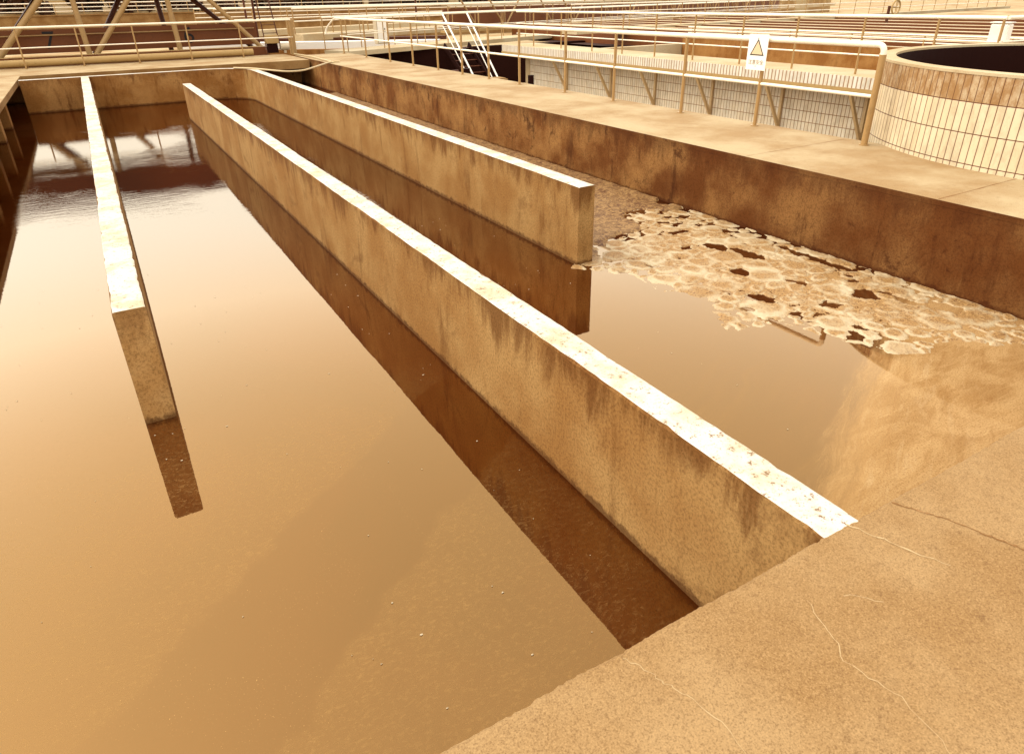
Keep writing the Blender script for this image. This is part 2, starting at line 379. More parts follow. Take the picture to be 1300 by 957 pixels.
g = MB()   # ground sheet with a hole for the basin
X0, X1, Y0, Y1 = -6.5, 8.1, -3.4, 26.6
B = 900; zg = -1.75
for (a, b, c, d) in ((-B, B, -B, Y0), (-B, B, Y1, B), (-B, X0, Y0, Y1), (X1, B, Y0, Y1)):
    g.add([(a, c, zg), (b, c, zg), (b, d, zg), (a, d, zg)], [(0, 1, 2, 3)])
tag(g.build('ground', 'ground'), kind='structure')
g = MB(); g.add([(X0, Y0, -3), (X1, Y0, -3), (X1, Y1, -3), (X0, Y1, -3)], [(0, 1, 2, 3)]); tag(g.build('basin_floor', 'pit'), kind='structure')

g = MB(); g.add([(-6.4, -3.3, -.7997), (6.3, -3.3, -.7997), (6.3, 26.5, -.7997), (-6.4, 26.5, -.7997)], [(0, 1, 2, 3)])
tag(g.build('water', 'water'), kind='structure')

# near pavement slab: chipped front edge
g = MB()
xs = np.arange(-6.5, 12.01, .012); zt = -.012; th = .35
ch = rng.normal(size=len(xs)) * .0011
low = np.interp(np.arange(len(xs)), np.arange(0, len(xs), 14), rng.normal(size=len(np.arange(0, len(xs), 14))) * .0018); ch = ch + low
for i in rng.integers(0, len(xs), 60): ch[i:i + rng.integers(1, 4)] -= rng.uniform(.002, .005)
chz = np.abs(rng.normal(size=len(xs))) * .002
vs = []; fs = []
for i, xx in enumerate(xs):
    e = .998 + ch[i]
    vs += [(xx, -3.4, zt), (xx, e - .012, zt), (xx, e, zt - .009 - chz[i]), (xx, e - .01, -3)]
for i in range(len(xs) - 1):
    o = i * 4
    for j in range(3): fs.append((o + j, o + 4 + j, o + 5 + j, o + 1 + j))
g.add(vs, fs, 0)
ribbon(g, jag([(1.51, .85), (1.47, .74), (1.42, .65), (1.45, .5), (1.40, .3)], 7, .007), .0027, zt + .0012, 1)
ribbon(g, jag([(.90, .975), (.935, .89), (.955, .83), (1.0, .7), (.98, .5)], 7, .006), .0027, zt + .0012, 1)
ribbon(g, jag([(1.62, .80), (1.70, .72)], 5, .006), .004, zt + .0012, 1)
ribbon(g, jag([(1.90, .99), (1.94, .90), (1.97, .80), (2.02, .70)], 5, .006), .006, zt + .0012, 1)
ribbon(g, jag([(2.14, .985), (2.22, .84), (2.30, .60), (2.42, .2), (2.5, -.5)], 22, .004), .008, zt + .0014, 2)
tag(g.build('pavement', ['pave', 'joint', 'jointdark'], smooth=False), kind='structure')

# walkway right of the basin
g = MB()
DX = 6.1766
g.box(DX - .002, 8.02, 1.0, 25.4, -.05, -.0, 3, 0)
for yy in (3.2, 5.4, 9.7, 13.9, 18.2, 22.4):
    ribbon(g, jag([(DX + .02, yy), (7.95, yy + .02)], 14, .004), .012, .0012, 2 if yy < 6 else 1)
g.box(8.02, 12.8, 1.0, 3.4, -.14, 0, 0)
tag(g.build('walkway', ['walk', 'joint', 'jointdark', 'wall_dark']), kind='structure')

def long_wall(name, x0, x1, y0, y1, zt, mats, label, cat, group=None, chip=.005, endmat=2, zb=-2.9):
    """wall running along y; slot 0 faces, 1 top, 2 end"""
    g = MB(); ys = [y0]
    while ys[-1] < y1 - .05: ys.append(ys[-1] + .05 + .004 * max(0, ys[-1]))
    ys[-1] = y1
    n = len(ys)
    def wob(n): 
        w = rng.normal(size=n) * chip * .35
        kk = np.arange(0, n, 7); w = w + np.interp(np.arange(n), kk, rng.normal(size=len(kk)) * chip * .6)
        for i in rng.integers(0, n, max(3, n // 25)): w[i] -= chip * 1.6
        return np.minimum(w, chip * .8)
    l = wob(n); r = wob(n); vs = []; fs = []
    for i, yy in enumerate(ys):
        a = x0 - l[i]; b = x1 + r[i]
        vs += [(x0, yy, zb), (x0, yy, zt - .018), (a + .003, yy, zt - .004), (a + .012, yy, zt), (b - .012, yy, zt), (b - .003, yy, zt - .004), (x1, yy, zt - .018), (x1, yy, zb)]
    mi = []
    for i in range(n - 1):
        o = i * 8
        for j in range(7):
            fs.append((o + j, o + 8 + j, o + 9 + j, o + 1 + j)); mi.append(1 if j in (2, 3, 4) else 0)
    fs.append(tuple(reversed(range(8)))); mi.append(endmat); fs.append(tuple(range((n - 1) * 8, n * 8))); mi.append(endmat)
    g.v = vs; g.f = [tuple(reversed(f)) for f in fs]; g.mi = mi
    o = g.build(name, mats); return tag(o, label, cat, group)

BG = 'concrete baffle walls standing in the water'
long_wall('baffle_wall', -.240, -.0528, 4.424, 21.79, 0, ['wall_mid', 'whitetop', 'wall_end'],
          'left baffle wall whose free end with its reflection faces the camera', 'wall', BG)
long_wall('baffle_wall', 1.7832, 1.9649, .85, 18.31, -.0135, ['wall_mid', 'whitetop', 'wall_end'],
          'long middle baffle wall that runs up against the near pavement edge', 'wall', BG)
# curved wall: rear wall turning into the right baffle
g = MB()
path = [(3.9103, y) for y in np.linspace(5.302, 20.75, 110)]
rad = 1.13
for t in np.linspace(0, math.pi / 2, 14)[1:]: path.append((3.9103 - rad + rad * math.cos(t), 20.75 + rad * math.sin(t)))
path += [(x, 21.88) for x in np.linspace(2.6, -1.6, 60)]
hw = .094; vs = []; fs = []; mi = []
n = len(path); ww = rng.normal(size=n) * .0025
for i, q in enumerate(path):
    a = Vector(path[max(i - 1, 0)]); b = Vector(path[min(i + 1, n - 1)]); d = (b - a).normalized(); nn = Vector((-d.y, d.x))
    L = Vector(q) + nn * (hw + ww[i]); Rr = Vector(q) - nn * (hw + ww[i - 1])
    L0 = Vector(q) + nn * hw; R0 = Vector(q) - nn * hw; Li = Vector(q) + nn * (hw - .012); Ri = Vector(q) - nn * (hw - .012)
    vs += [(L0.x, L0.y, -2.9), (L0.x, L0.y, -.018), (L.x, L.y, -.004), (Li.x, Li.y, 0), (Ri.x, Ri.y, 0), (Rr.x, Rr.y, -.004), (R0.x, R0.y, -.018), (R0.x, R0.y, -2.9)]
for i in range(n - 1):
    o = i * 8
    for j in range(7): fs.append((o + 1 + j, o + 9 + j, o + 8 + j, o + j)); mi.append(1 if j in (2, 3, 4) else (2 if i > 112 else 0))
fs.append(tuple(range(8))); mi.append(0); g.v = vs; g.f = fs; g.mi = mi
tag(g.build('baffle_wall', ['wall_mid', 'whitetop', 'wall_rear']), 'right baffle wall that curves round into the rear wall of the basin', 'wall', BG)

# stained wall under the walkway
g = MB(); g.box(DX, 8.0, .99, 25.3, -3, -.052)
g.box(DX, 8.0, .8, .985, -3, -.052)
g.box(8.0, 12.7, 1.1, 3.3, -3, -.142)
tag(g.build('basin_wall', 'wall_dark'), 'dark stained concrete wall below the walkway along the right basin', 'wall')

# left deck with columns
root = empty('side_deck', (-3, 10, 0)); ch = []
g = MB(); g.box(-6.4, -1.635, -3.3, 23.2, -.13, 0, 0, 1); ch.append(g.build('slab', ['slabside', 'walk'], bevel=.01))
g = MB(); g.box(-6.4, -2.7, -3.3, 26.4, -3, -.132); ch.append(g.build('back_wall', 'wall_dark'))
for yy in np.arange(19.2, -3, -1.95):
    g = MB(); g.box(-2.65, -1.80, yy, yy + .32, -2.9, -.134); ch.append(g.build('column', 'wall_rear', bevel=.01))
place(ch, root); tag(root, 'concrete deck on stub columns along the left edge of the basin', 'deck')

# rear footbridge strip
g = MB(); g.box(-9, 6.1, 23.3, 26.45, -.26, -.006, 0, 1)
tag(g.build('footbridge', ['slabside', 'walk'], bevel=.01), 'concrete footbridge slab crossing behind the rear wall', 'footbridge')
g = MB(); g.box(-9, 6.1, 24.6, 24.9, -3, -.262); tag(g.build('support_wall', 'wall_dark'), 'dark wall under the footbridge behind the gap', 'wall')

# hoses
def arc(pts, n=8):
    P = [Vector(q) for q in pts]; out = []
    for i in range(len(P) - 1):
        p0 = P[max(i - 1, 0)]; p1 = P[i]; p2 = P[i + 1]; p3 = P[min(i + 2, len(P) - 1)]
        for j in range(n):
            t = j / n; out.append(.5 * ((2 * p1) + (-p0 + p2) * t + (2 * p0 - 5 * p1 + 4 * p2 - p3) * t * t + (-p0 + 3 * p1 - 3 * p2 + p3) * t ** 3))
    out.append(P[-1]); return out
g = MB(); g.tube(arc([(3.5, 21.5, .02), (3.9, 20.9, .02), (4.23, 20.3, .0), (4.6, 19.95, -.03), (5.04, 20.0, -.03), (5.53, 20.5, 0), (6.2, 21.35, .03), (6.5, 21.38, .03)]), .022, 8)
tag(g.build('hose', 'hose', smooth=True), 'pale hose sagging across the gap from baffle corner to walkway', 'hose', 'pale hoses at the rear corner')
g = MB(); g.tube(arc([(6.25, 25.7, .03), (6.38, 24.2, .03), (6.33, 22.6, .03), (6.27, 21.2, .03)]), .02, 8)
tag(g.build('hose', 'hose', smooth=True), 'pale hose lying straight along the far end of the walkway', 'hose', 'pale hoses at the rear corner')

# ------------------------------------------------------------------ railings
def railing(a, b, posts, h, label, group='steel railings', rt=.024, rm=.016, rp=.02, mids=(.55,), ends=None, z=0., topmat='rail', corner=True, foot=True, sqpost=False):
    """straight railing between a and b (x, y); posts = list of fractions"""
    A = Vector((a[0], a[1], z)); Bv = Vector((b[0], b[1], z)); root = empty('railing', A); up = Vector((0, 0, 1))
    d = (Bv - A).normalized(); ch = []
    g = MB(); pts = [A + up * h, Bv + up * h]
    if corner:
        rr_ = .07
        pts = [A + up * h] + [Bv + up * h - d * rr_ + d * rr_ * math.sin(t) + up * (rr_ * math.cos(t) - rr_) for t in np.linspace(0, math.pi / 2, 7)] + [Bv + up * (h - .16)]
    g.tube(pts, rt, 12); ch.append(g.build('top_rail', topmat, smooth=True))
    for mh in mids:
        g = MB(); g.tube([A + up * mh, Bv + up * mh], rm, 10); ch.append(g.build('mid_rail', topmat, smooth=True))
    for i, t in enumerate(posts):
        q = A.lerp(Bv, t); g = MB(); last = (corner and i == len(posts) - 1)
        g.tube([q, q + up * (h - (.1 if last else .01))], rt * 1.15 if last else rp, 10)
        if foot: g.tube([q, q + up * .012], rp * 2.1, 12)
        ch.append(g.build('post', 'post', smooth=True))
    place(ch, root); tag(root, label, 'railing', group); return root
# main walkway railing: posts measured
ys = [25.0, 22.7, 20.6, 18.85, 17.2, 15.8, 14.45, 13.1, 11.4, 9.9, 8.2, 6.73, 5.05]
A_, B_ = (7.8, 25.2), (7.8, 5.05)
fr_ = [(25.2 - y) / (25.2 - 5.05) for y in ys]
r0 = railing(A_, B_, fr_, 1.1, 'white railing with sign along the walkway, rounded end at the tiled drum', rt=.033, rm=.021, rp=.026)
g = MB(); g.tube(arc([(7.8, 25.2, 1.1), (7.72, 25.5, 1.08), (7.55, 25.85, .8), (7.5, 25.9, .62)], 5), .028, 10)
e = g.build('end_bend', 'rail', smooth=True); place([e], r0)
# rear railing on the footbridge
xs_ = [-6.2, -4.6, -3.1, -1.6, -.09, 1.44, 2.98, 4.59, 6.25]
railing((-7.5, 25.8), (6.3, 25.8), [(x + 7.5) / 13.8 for x in xs_], 1.1, 'white railing across the rear footbridge in front of the steel bridge', rt=.03, rm=.018, rp=.022, mids=(.56,), corner=False)
g = MB(); g.box(6.22, 6.42, 25.95, 26.1, 0, 1.1); tag(g.build('gate_post', 'tube', bevel=.01), 'thick tan post at the right end of the rear railing', 'post')

# cross walkway to the upper right, with two railings
ca = Vector((8.3, 25.9)); cb = Vector((52, 42.3)); cd = (cb - ca).normalized(); cn = Vector((-cd.y, cd.x))
g = MB(); w = 1.5
P = [ca, cb, cb + cn * w, ca + cn * w]
for z0, z1 in ((-.16, 0),):
    vs = [(q.x, q.y, z0) for q in P] + [(q.x, q.y, z1) for q in P]
    g.add(vs, [(0, 3, 2, 1), (4, 5, 6, 7), (0, 1, 5, 4), (1, 2, 6, 5), (2, 3, 7, 6), (3, 0, 4, 7)])
tag(g.build('footbridge', 'pale'), 'pale footbridge running off to the upper right behind the stair', 'footbridge')
L = (cb - ca).length; n = int(L / 1.7)
railing(tuple(ca + cn * .08), tuple(cb + cn * .08), [i / n for i in range(n + 1)], 1.1, 'white railing on the near side of the far footbridge', z=0, corner=False, foot=False, rt=.03)
railing(tuple(ca + cn * 1.42), tuple(cb + cn * 1.42), [i / n for i in range(n + 1)], 1.1, 'white railing on the far side of the far footbridge', z=0, corner=False, foot=False, rt=.03)

# ------------------------------------------------------------------ text helper
def text_mesh(name, s, size, mat, extrude=.001):
    cu = bpy.data.curves.new(name, 'FONT'); cu.body = s; cu.size = size; cu.extrude = extrude; cu.align_x = 'CENTER'; cu.align_y = 'CENTER'
    o = bpy.data.objects.new(name, cu); col.objects.link(o)
    bpy.context.view_layer.update()
    me = bpy.data.meshes.new_from_object(o.evaluated_get(bpy.context.evaluated_depsgraph_get()))
    bpy.data.objects.remove(o); me.materials.clear(); me.materials.append(M[mat])
    o = bpy.data.objects.new(name, me); col.objects.link(o); return o

# warning sign hung on the railing: local x = right, y = up, z = out (towards -X)
sgn = empty('warning_sign', (7.735, 6.80, .94)); sgn.rotation_euler = (0, 0, 0)
SM = Matrix(((0, 0, -1), (-1, 0, 0), (0, 1, 0))).to_4x4()
def local(o, T=Matrix.Identity(4)): o.parent = sgn; o.matrix_local = SM @ T
W_, Hh = .33, .44
g = MB(); g.box(-W_ / 2, W_ / 2, -Hh / 2, Hh / 2, -.004, 0); o = g.build('plate', 'white', bevel=.002); local(o)
def tri(R0, zt):
    return [(R0 * math.cos(R(90 + 120 * i)) * 1.12, R0 * math.sin(R(90 + 120 * i)) * 1.12, zt) for i in range(3)]
g = MB(); a = tri(.122, .0015); b = tri(.098, .0015)
for i in range(3):
    j = (i + 1) % 3; g.add([a[i], a[j], b[j], b[i]], [(0, 1, 2, 3)])
o = g.build('triangle_border', 'black'); local(o, Matrix.Translation((0, .03, 0)))
g = MB(); g.add(tri(.099, .001), [(0, 1, 2)]); o = g.build('triangle_panel', 'orange'); local(o, Matrix.Translation((0, .03, 0)))
o = text_mesh('lettering', '注意安全', .064, 'glyph', .0005); local(o, Matrix.Translation((0, -.125, .0015)))
for yy in (.17, -.17):
    g = MB(); g.tube([(0, yy, 0), (0, yy, .003)], .006, 8); o = g.build('screw', 'tubedark'); local(o)
tag(sgn, 'white warning sign with black outlined triangle hung on the railing', 'sign')

# ------------------------------------------------------------------ tiled drum
root = empty('round_tank', (DC[0], DC[1], 0)); ch = []
def ring(name, r0, r1, z0, z1, mats, n=200, faces='all'):
    g = MB()
    for i in range(n):
        a0 = 2 * math.pi * i / n; a1 = 2 * math.pi * (i + 1) / n
        P = [(math.cos(a) * r, math.sin(a) * r, z) for a in (a0, a1) for r, z in ((r1, z0), (r1, z1), (r0, z1), (r0, z0))]
        g.add(P, [(0, 4, 5, 1), (2, 6, 7, 3), (0, 3, 7, 4)], 0); g.add(P, [(1, 5, 6, 2)], 1)
    return g
g = ring('x', 2.738, 2.914, -.1, .89, None); o = g.build('tiled_wall', ['drumtile', 'pale'], root, smooth=True)
g = ring('x', 2.731, 2.921, .8905, .918, None); o = g.build('rim', ['pale', 'pale'], root, smooth=True)
g = MB(); n = 100
g.add([(2.737 * math.cos(2 * math.pi * i / n), 2.737 * math.sin(2 * math.pi * i / n), -.08) for i in range(n)], [tuple(range(n))]); g.build('floor_plate', 'dark', root)
g = MB(); n = 100
vs = [(2.727 * math.cos(2 * math.pi * i / n), 2.727 * math.sin(2 * math.pi * i / n), z) for z in (-.07, .888) for i in range(n)]
g.add(vs, [(i, n + i, n + (i + 1) % n, (i + 1) % n) for i in range(n)]); g.build('lining', 'dark', root)
tag(root, 'low round tank clad in cream tiles with a dark open top', 'tank')

# ------------------------------------------------------------------ tiled tank beyond the railing
XW, XF = 12.2, 11.63
root = empty('tiled_tank', (12.2, 10, 0)); ch = []
g = MB(); g.box(XW, XW + .3, 5.8, 19.8, -1.75, .06); ch.append(g.build('tiled_wall', 'walltile'))
g = MB(); g.box(XW, 26, 19.82, 20.1, -1.75, .06); ch.append(g.build('end_wall', 'pale'))
g = MB(); g.box(XF - .006, XF + .02, 6.0, 20.6, .11, .30); ch.append(g.build('fascia', 'louvre'))
g = MB(); g.box(XF - .03, XF + .04, 6.0, 20.6, .05, .108); ch.append(g.build('drip_edge', 'beam'))
g = MB(); g.box(XF + .0205, 12.84, 6.0, 20.6, .062, .302); ch.append(g.build('coping', 'pale'))
M['bracket'] = paint('pale_bracket_paint', lin(238, 206, 156), .5, .3)
g = MB(); g.box(12.845, 18.59, 5.35, 6.0, .1, .3); ch.append(g.build('coping', 'pale'))
for yy in (17.7, 15.6, 13.8, 11.85, 9.9, 8.0, 6.4):
    g = MB(); g.box(XW - .05, XW - .002, yy - .03, yy + .03, -.86, .048)
    g.bar((XW - .03, yy, -.84), (XF + .02, yy, .01), .06, .05, up=(0, 1, 0)); ch.append(g.build('bracket', 'bracket'))
g = MB(); g.box(18.6, 18.9, -4, 19.8, -1.75, .30, 0, 1); ch.append(g.build('inner_wall', ['tank_in', 'pale']))
g = MB(); g.add([(12.5, -4, -.9), (18.6, -4, -.9), (18.6, 19.8, -.9), (12.5, 19.8, -.9)], [(0, 1, 2, 3)]); ch.append(g.build('tank_water', 'water'))
place(ch, root); tag(root, 'long tank clad in narrow cream tiles beyond the walkway railing', 'tank')
ys = [19.2, 17.7, 16.2, 14.9, 13.65, 12.35, 10.95, 9.6, 8.2, 6.9, 5.93]
railing((11.95, 20.2), (11.95, 5.9), [(20.2 - y) / 14.3 for y in ys], .95, 'white railing standing on the coping of the tiled tank', z=.302, corner=False, rt=.028, rm=.014, mids=(.33, .62), foot=False)
railing((12.0, 5.9), (18.4, 5.5), [.15, .4, .7, 1.], .95, 'short white railing behind the round tank at the right edge', z=.302, corner=False, rt=.028, rm=.014, mids=(.33, .62), foot=False)
ys = np.arange(19.5, 0, -2.1)
railing((18.75, 19.7), (18.75, .5), [(19.7 - y) / 19.2 for y in ys], .3, 'low pale handrail on the inner wall of the tiled tank', z=.302, corner=False, rt=.02, mids=(.12,), foot=False)
# launder troughs beyond; gap darkness is put into the brown side colour
for i, x in enumerate((19.9, 21.3, 22.9, 24.7, 26.8, 29.2, 32.2, 36)):
    g = MB(); s = x / 20.
    g.box(x, x + .42 * s, -2, 34 - (i % 3), -.3, .40, 0, 1)
    g.box(x + .02, x + .42 * s - .02, 34.01 - (i % 3), 34.2, -.3, .38, 0, 1)
    tag(g.build('launder', ['plate', 'pale'], bevel=.01), ['first', 'second', 'third', 'fourth', 'fifth', 'sixth', 'seventh', 'farthest'][i] + ' pale channel beam counted outward from behind the tiled tank', 'channel', 'pale launder beams behind the tiled tank')
g = MB(); g.add([(18.95, -4, -.25), (60, -4, -.25), (60, 34, -.25), (18.95, 34, -.25)], [(0, 1, 2, 3)]); tag(g.build('water', 'pit'), kind='structure')
# white cabinet by the far rail
root = empty('control_cabinet', (12.2, 6.1, .302)); 
g = MB(); g.box(12.12, 12.26, 5.92, 6.2, .36, 1.17); o = g.build('body', 'white', bevel=.03); place([o], root)
g = MB(); g.box(12.11, 12.27, 5.91, 6.21, 1.172, 1.19); o = g.build('lid', 'white', bevel=.005); place([o], root)
g = MB(); g.box(12.14, 12.24, 5.95, 6.17, .302, .36); o = g.build('plinth', 'tubedark'); place([o], root)
tag(root, 'small white cabinet on the coping behind the round tank', 'cabinet')

# ------------------------------------------------------------------ left steel bridge
root = empty('steel_bridge', (-2, 28, 0)); ch = []
g = MB(); g.box(-14, 5.6, 27.0, 27.5, -.05, .24, 0, 1); ch.append(g.build('chord', ['plate', 'beam']))
g = MB(); g.box(-14, 5.7, 28.6, 28.66, .26, .97); ch.append(g.build('girder_plate', 'plate'))
g = MB(); g.tube([(-14, 28.5, .80), (5.6, 28.5, .80)], .02, 8); ch.append(g.build('conduit', 'tube'))
def strut(a, b, r, mat='tube'):
    g = MB(); g.tube([a, b], r, 14); return g.build('strut', mat, smooth=True)
F = 28.0
for (a, b, r) in (((-2.45, F, .12), (-.72, F, 1.95), .095), ((.14, F, .09), (.06, F, 1.95), .085), ((.26, F, .1), (1.78, F, 1.95), .085),
                  ((2.92, F, .09), (2.83, F, 1.95), .085), ((5.7, F, .12), (3.98, F, 1.95), .075), ((-2.8, F, .1), (-4.6, F, 1.95), .09), ((-7.6, F, .1), (-4.9, F, 1.95), .09)):
    ch.append(strut(a, b, r))
F = 30.0
for (a, b) in (((.3, F, .1), (1.58, F, 1.95)), ((2.82, F, .1), (2.67, F, 1.95)), ((5.7, F, .1), (3.7, F, 1.95)), ((-2.6, F, .1), (-.9, F, 1.95))):
    ch.append(strut(a, b, .085, 'tubedark'))
g = MB(); g.box(-14, 8, 27.9, 30.1, 1.96, 3.1); ch.append(g.build('upper_girder', 'tubedark'))
g = MB(); g.box(-14, 5.7, 29.9, 30.1, -.05, .1); ch.append(g.build('rear_chord', 'tubedark'))
for ss, xx, zz in (('7', -.9, .62), ('6', 3.35, .62)):
    o = text_mesh('number', ss, .75, 'black', .004); o.rotation_euler = (R(90), 0, 0); o.location = (xx, 28.59, zz); ch.append(o)
place(ch, root); tag(root, 'tubular steel truss bridge with brown girder crossing behind the basin', 'bridge')
g = MB(); g.tube([(-12, 26.25, .13), (5.0, 26.25, .13)], .1, 16)
tag(g.build('pipe', 'beam', smooth=True), 'thick ochre pipe lying along the rear footbridge edge', 'pipe')
# motor
root = empty('drive_unit', (5.9, 27, 0)); ch = []
g = MB(); g.box(5.62, 6.05, 26.8, 27.1, .33, .6); ch.append(g.build('housing', 'beam', bevel=.02))
g = MB(); g.box(5.66, 6.0, 26.85, 27.1, 0.02, .329); ch.append(g.build('base', 'dark', bevel=.01))
g = MB(); g.tube([(6.1, 26.95, .2), (6.4, 26.95, .2)], .11, 14); g.tube([(6.25, 26.95, .0), (6.25, 26.95, .1)], .05, 8); ch.append(g.build('motor', 'cream', smooth=True))
place(ch, root); tag(root, 'small drive unit with cream motor beside the thick tan post', 'machine')
# dark pole and cable bundle
g = MB(); g.tube([(6.6, 33, -1.7), (6.6, 33, 4)], .05, 8); g.tube([(6.6, 33, 3.9), (7.3, 33, 4.05)], .03, 8)
tag(g.build('pole', 'tubedark', smooth=True), 'thin dark pole rising behind the drive unit', 'pole')
root = empty('ladder', (7.2, 33.3, -1.7)); ch = []
for dx in (0, .42):
    g = MB(); g.bar((7.0 + dx * 1.6, 33.3, -1.2), (6.85 + dx, 34.2, 4), .04, .05); ch.append(g.build('stile', 'tubedark'))
for i in range(16):
    t = i / 16; g = MB(); g.tube([(7.0 - .15 * t, 33.3 + .9 * t, -1.2 + 5.2 * t), (7.67 - .4 * t, 33.3 + .9 * t, -1.2 + 5.2 * t)], .015, 6); ch.append(g.build('rung', 'tubedark'))
place(ch, root); tag(root, 'narrow brown ladder standing beside the thin dark pole', 'ladder')

# ------------------------------------------------------------------ stair into the pit
root = empty('steel_stair', (13, 26, -1.7)); ch = []
for s, X in enumerate((12.75, 13.75)):
    a = Vector((X, 27.4 - s * .2, 1.1)); b = Vector((X + .1, 24.9, -1.2))
    g = MB(); g.tube([a, b], .035, 10); ch.append(g.build('handrail', 'white', smooth=True))
    g = MB(); g.tube([a - Vector((0, 0, .45)), b - Vector((0, 0, .45))], .02, 8); ch.append(g.build('mid_rail', 'white', smooth=True))
    g = MB(); g.bar(a - Vector((0, 0, 1.15)), b - Vector((0, 0, .6)), .05, .2); ch.append(g.build('stringer', 'dark'))
for i in range(8):
    t = (i + .5) / 8; q = Vector((12.75, 27.3, -.05)).lerp(Vector((12.85, 24.9, -1.75)), t)
    g = MB(); g.box(q.x, q.x + 1, q.y - .12, q.y + .12, q.z - .02, q.z); ch.append(g.build('tread', 'tubedark'))
place(ch, root); tag(root, 'steep steel stair with white handrails going down beyond the walkway', 'stair')
# pit: side wall in near-black standing for shade below the far footbridge, machinery
g = MB(); g.box(8.05, 40, 27.5, 27.8, -1.75, -.17)
tag(g.build('pit_wall', 'dark'), 'wall coloured near-black as shade below the far footbridge behind the stair', 'wall')
def pump(x, y, z, s, label, rot=0):
    root = empty('pump', (x, y, z)); root.rotation_euler = (0, 0, rot)
    g = MB(); g.tube([(0, 0, .35 * s), (.7 * s, 0, .35 * s)], .16 * s, 14); g.build('motor', 'cream', root, smooth=True)
    g = MB(); g.tube([(-.25 * s, 0, .35 * s), (-.02 * s, 0, .35 * s)], .24 * s, 16); g.tube([(-.14 * s, 0, .5 * s), (-.14 * s, 0, .9 * s)], .08 * s, 10); g.build('casing', 'dark', root, smooth=True)
    g = MB(); g.box(-.3 * s, .8 * s, -.2 * s, .2 * s, 0, .1 * s); g.build('base', 'tubedark', root)
    tag(root, label, 'pump', 'pumps in the pit beyond the walkway')
pump(10.2, 16.4, -1.1, 1.0, 'pump with cream motor nearest the tiled wall end, low in the pit', .5)
pump(10.4, 20.4, -1.75, 1.6, 'larger pump in the dark pit behind the foot of the stair', .2)
for i, (a, b, r, mt, lb) in enumerate((
        ((8.4, 19.5, -.9), (11.8, 19.9, -.9), .07, 'dark', 'dark pipe crossing the pit near the tiled wall end'),
        ((9.0, 23.2, -1.1), (12.4, 23.6, -1.1), .14, 'tube', 'tan pipe crossing the pit below the stair'),
        ((9.2, 25.0, -.9), (12.3, 25.3, -.9), .09, 'tubedark', 'brown pipe farthest back in the pit'))):
    g = MB(); g.tube([a, b], r, 12); g.tube([b, (b[0], b[1], -1.74)], r, 12); g.tube([a, (a[0], a[1], -1.74)], r, 12)
    g.tube([Vector(a).lerp(Vector(b), .45), Vector(a).lerp(Vector(b), .47)], r * 1.6, 12)
    tag(g.build('pipe', mt, smooth=True), lb, 'pipe', 'pipes in the pit')
for i, (x, y, w, d, h, lb) in enumerate(((9.3, 22.0, .9, .5, .95, 'low tan concrete block in the pit nearest the walkway'), (11.2, 21.6, 1.2, .6, .9, 'long tan concrete block in the pit beside the stair'))):
    g = MB(); g.box(x, x + w, y, y + d, -1.75, -1.75 + h); g.box(x + .05, x + w - .05, y + .05, y + d - .05, -1.75 + h, -1.72 + h)
    tag(g.build('plinth', 'slabside', bevel=.02), lb, 'plinth', 'plinths in the pit')

# ------------------------------------------------------------------ middle distance: tanks, weirs, right bridge
root = empty('settling_tank', (10, 32, 0)); ch = []
g = MB(); g.bar((4, 37.0, -.25), (14, 30.6, -.25), .8, .5); ch.append(g.build('launder_wall', 'white'))
g = MB(); g.bar((4, 35.6, -.55), (13, 29.8, -.55), .3, .6); ch.append(g.build('outer_wall', 'tank_in'))
g = MB(); g.bar((5, 39.5, -.05), (15.5, 33.0, -.05), .35, .16); ch.append(g.build('scum_baffle', 'tubedark'))
g = MB()
for i in range(30):
    t = i / 29; q = Vector((4.3, 35.1, -.6)).lerp(Vector((12.6, 29.75, -.6)), t); g.box(q.x - .09, q.x + .09, q.y - .03, q.y + .03, -1.0, -.66)
ch.append(g.build('weir_plate', 'pale'))
place(ch, root); tag(root, 'settling tank with white launder wall and toothed weir behind the railing corner', 'tank')
root = empty('electrical_cabinet', (10.85, 29.6, -.1)); ch = []
g = MB(); g.box(10.62, 11.1, 29.3, 29.7, .0, 1.0); ch.append(g.build('body', 'cream', bevel=.02))
g = MB(); g.box(10.66, 11.06, 29.285, 29.298, .06, .94); ch.append(g.build('door', 'white'))
g = MB(); g.box(10.95, 10.98, 29.27, 29.284, .45, .6); ch.append(g.build('handle', 'dark'))
place(ch, root); tag(root, 'tall cream cabinet standing on the far footbridge behind the railing', 'cabinet')

root = empty('steel_bridge', (20, 34, 0)); ch = []
o1 = ca + cn * 5.0 + cd * 10; o2 = cb + cn * 5.0 + cd * 10
g = MB(); g.bar((o1.x, o1.y, .72), (o2.x, o2.y, .72), .1, .95); ch.append(g.build('girder_plate', 'plate'))
g = MB(); g.bar((o1.x, o1.y, .15), (o2.x, o2.y, .15), .5, .12); ch.append(g.build('lower_chord', 'beam'))
g = MB(); q = cn * -.35; g.bar((o1.x + q.x, o1.y + q.y, 1.32), (o2.x + q.x, o2.y + q.y, 1.32), .08, .06); ch.append(g.build('upper_rail', 'cream'))
LL = (o2 - o1).length; st_ = 2.2
for i in range(int(LL / st_)):
    s0 = o1 + cd * (i * st_) + q; s1 = o1 + cd * ((i + 1) * st_) + q
    a, b = ((s0.x, s0.y, .2), (s1.x, s1.y, 2.6)) if i % 3 == 2 else ((s0.x, s0.y, 2.6), (s1.x, s1.y, .2))
    g = MB(); g.tube([a, b], .045, 8); ch.append(g.build('strut', 'tube', smooth=True))
    g = MB(); g.tube([(s0.x, s0.y, .2), (s0.x, s0.y, 1.32)], .03, 6); ch.append(g.build('post', 'tube', smooth=True))
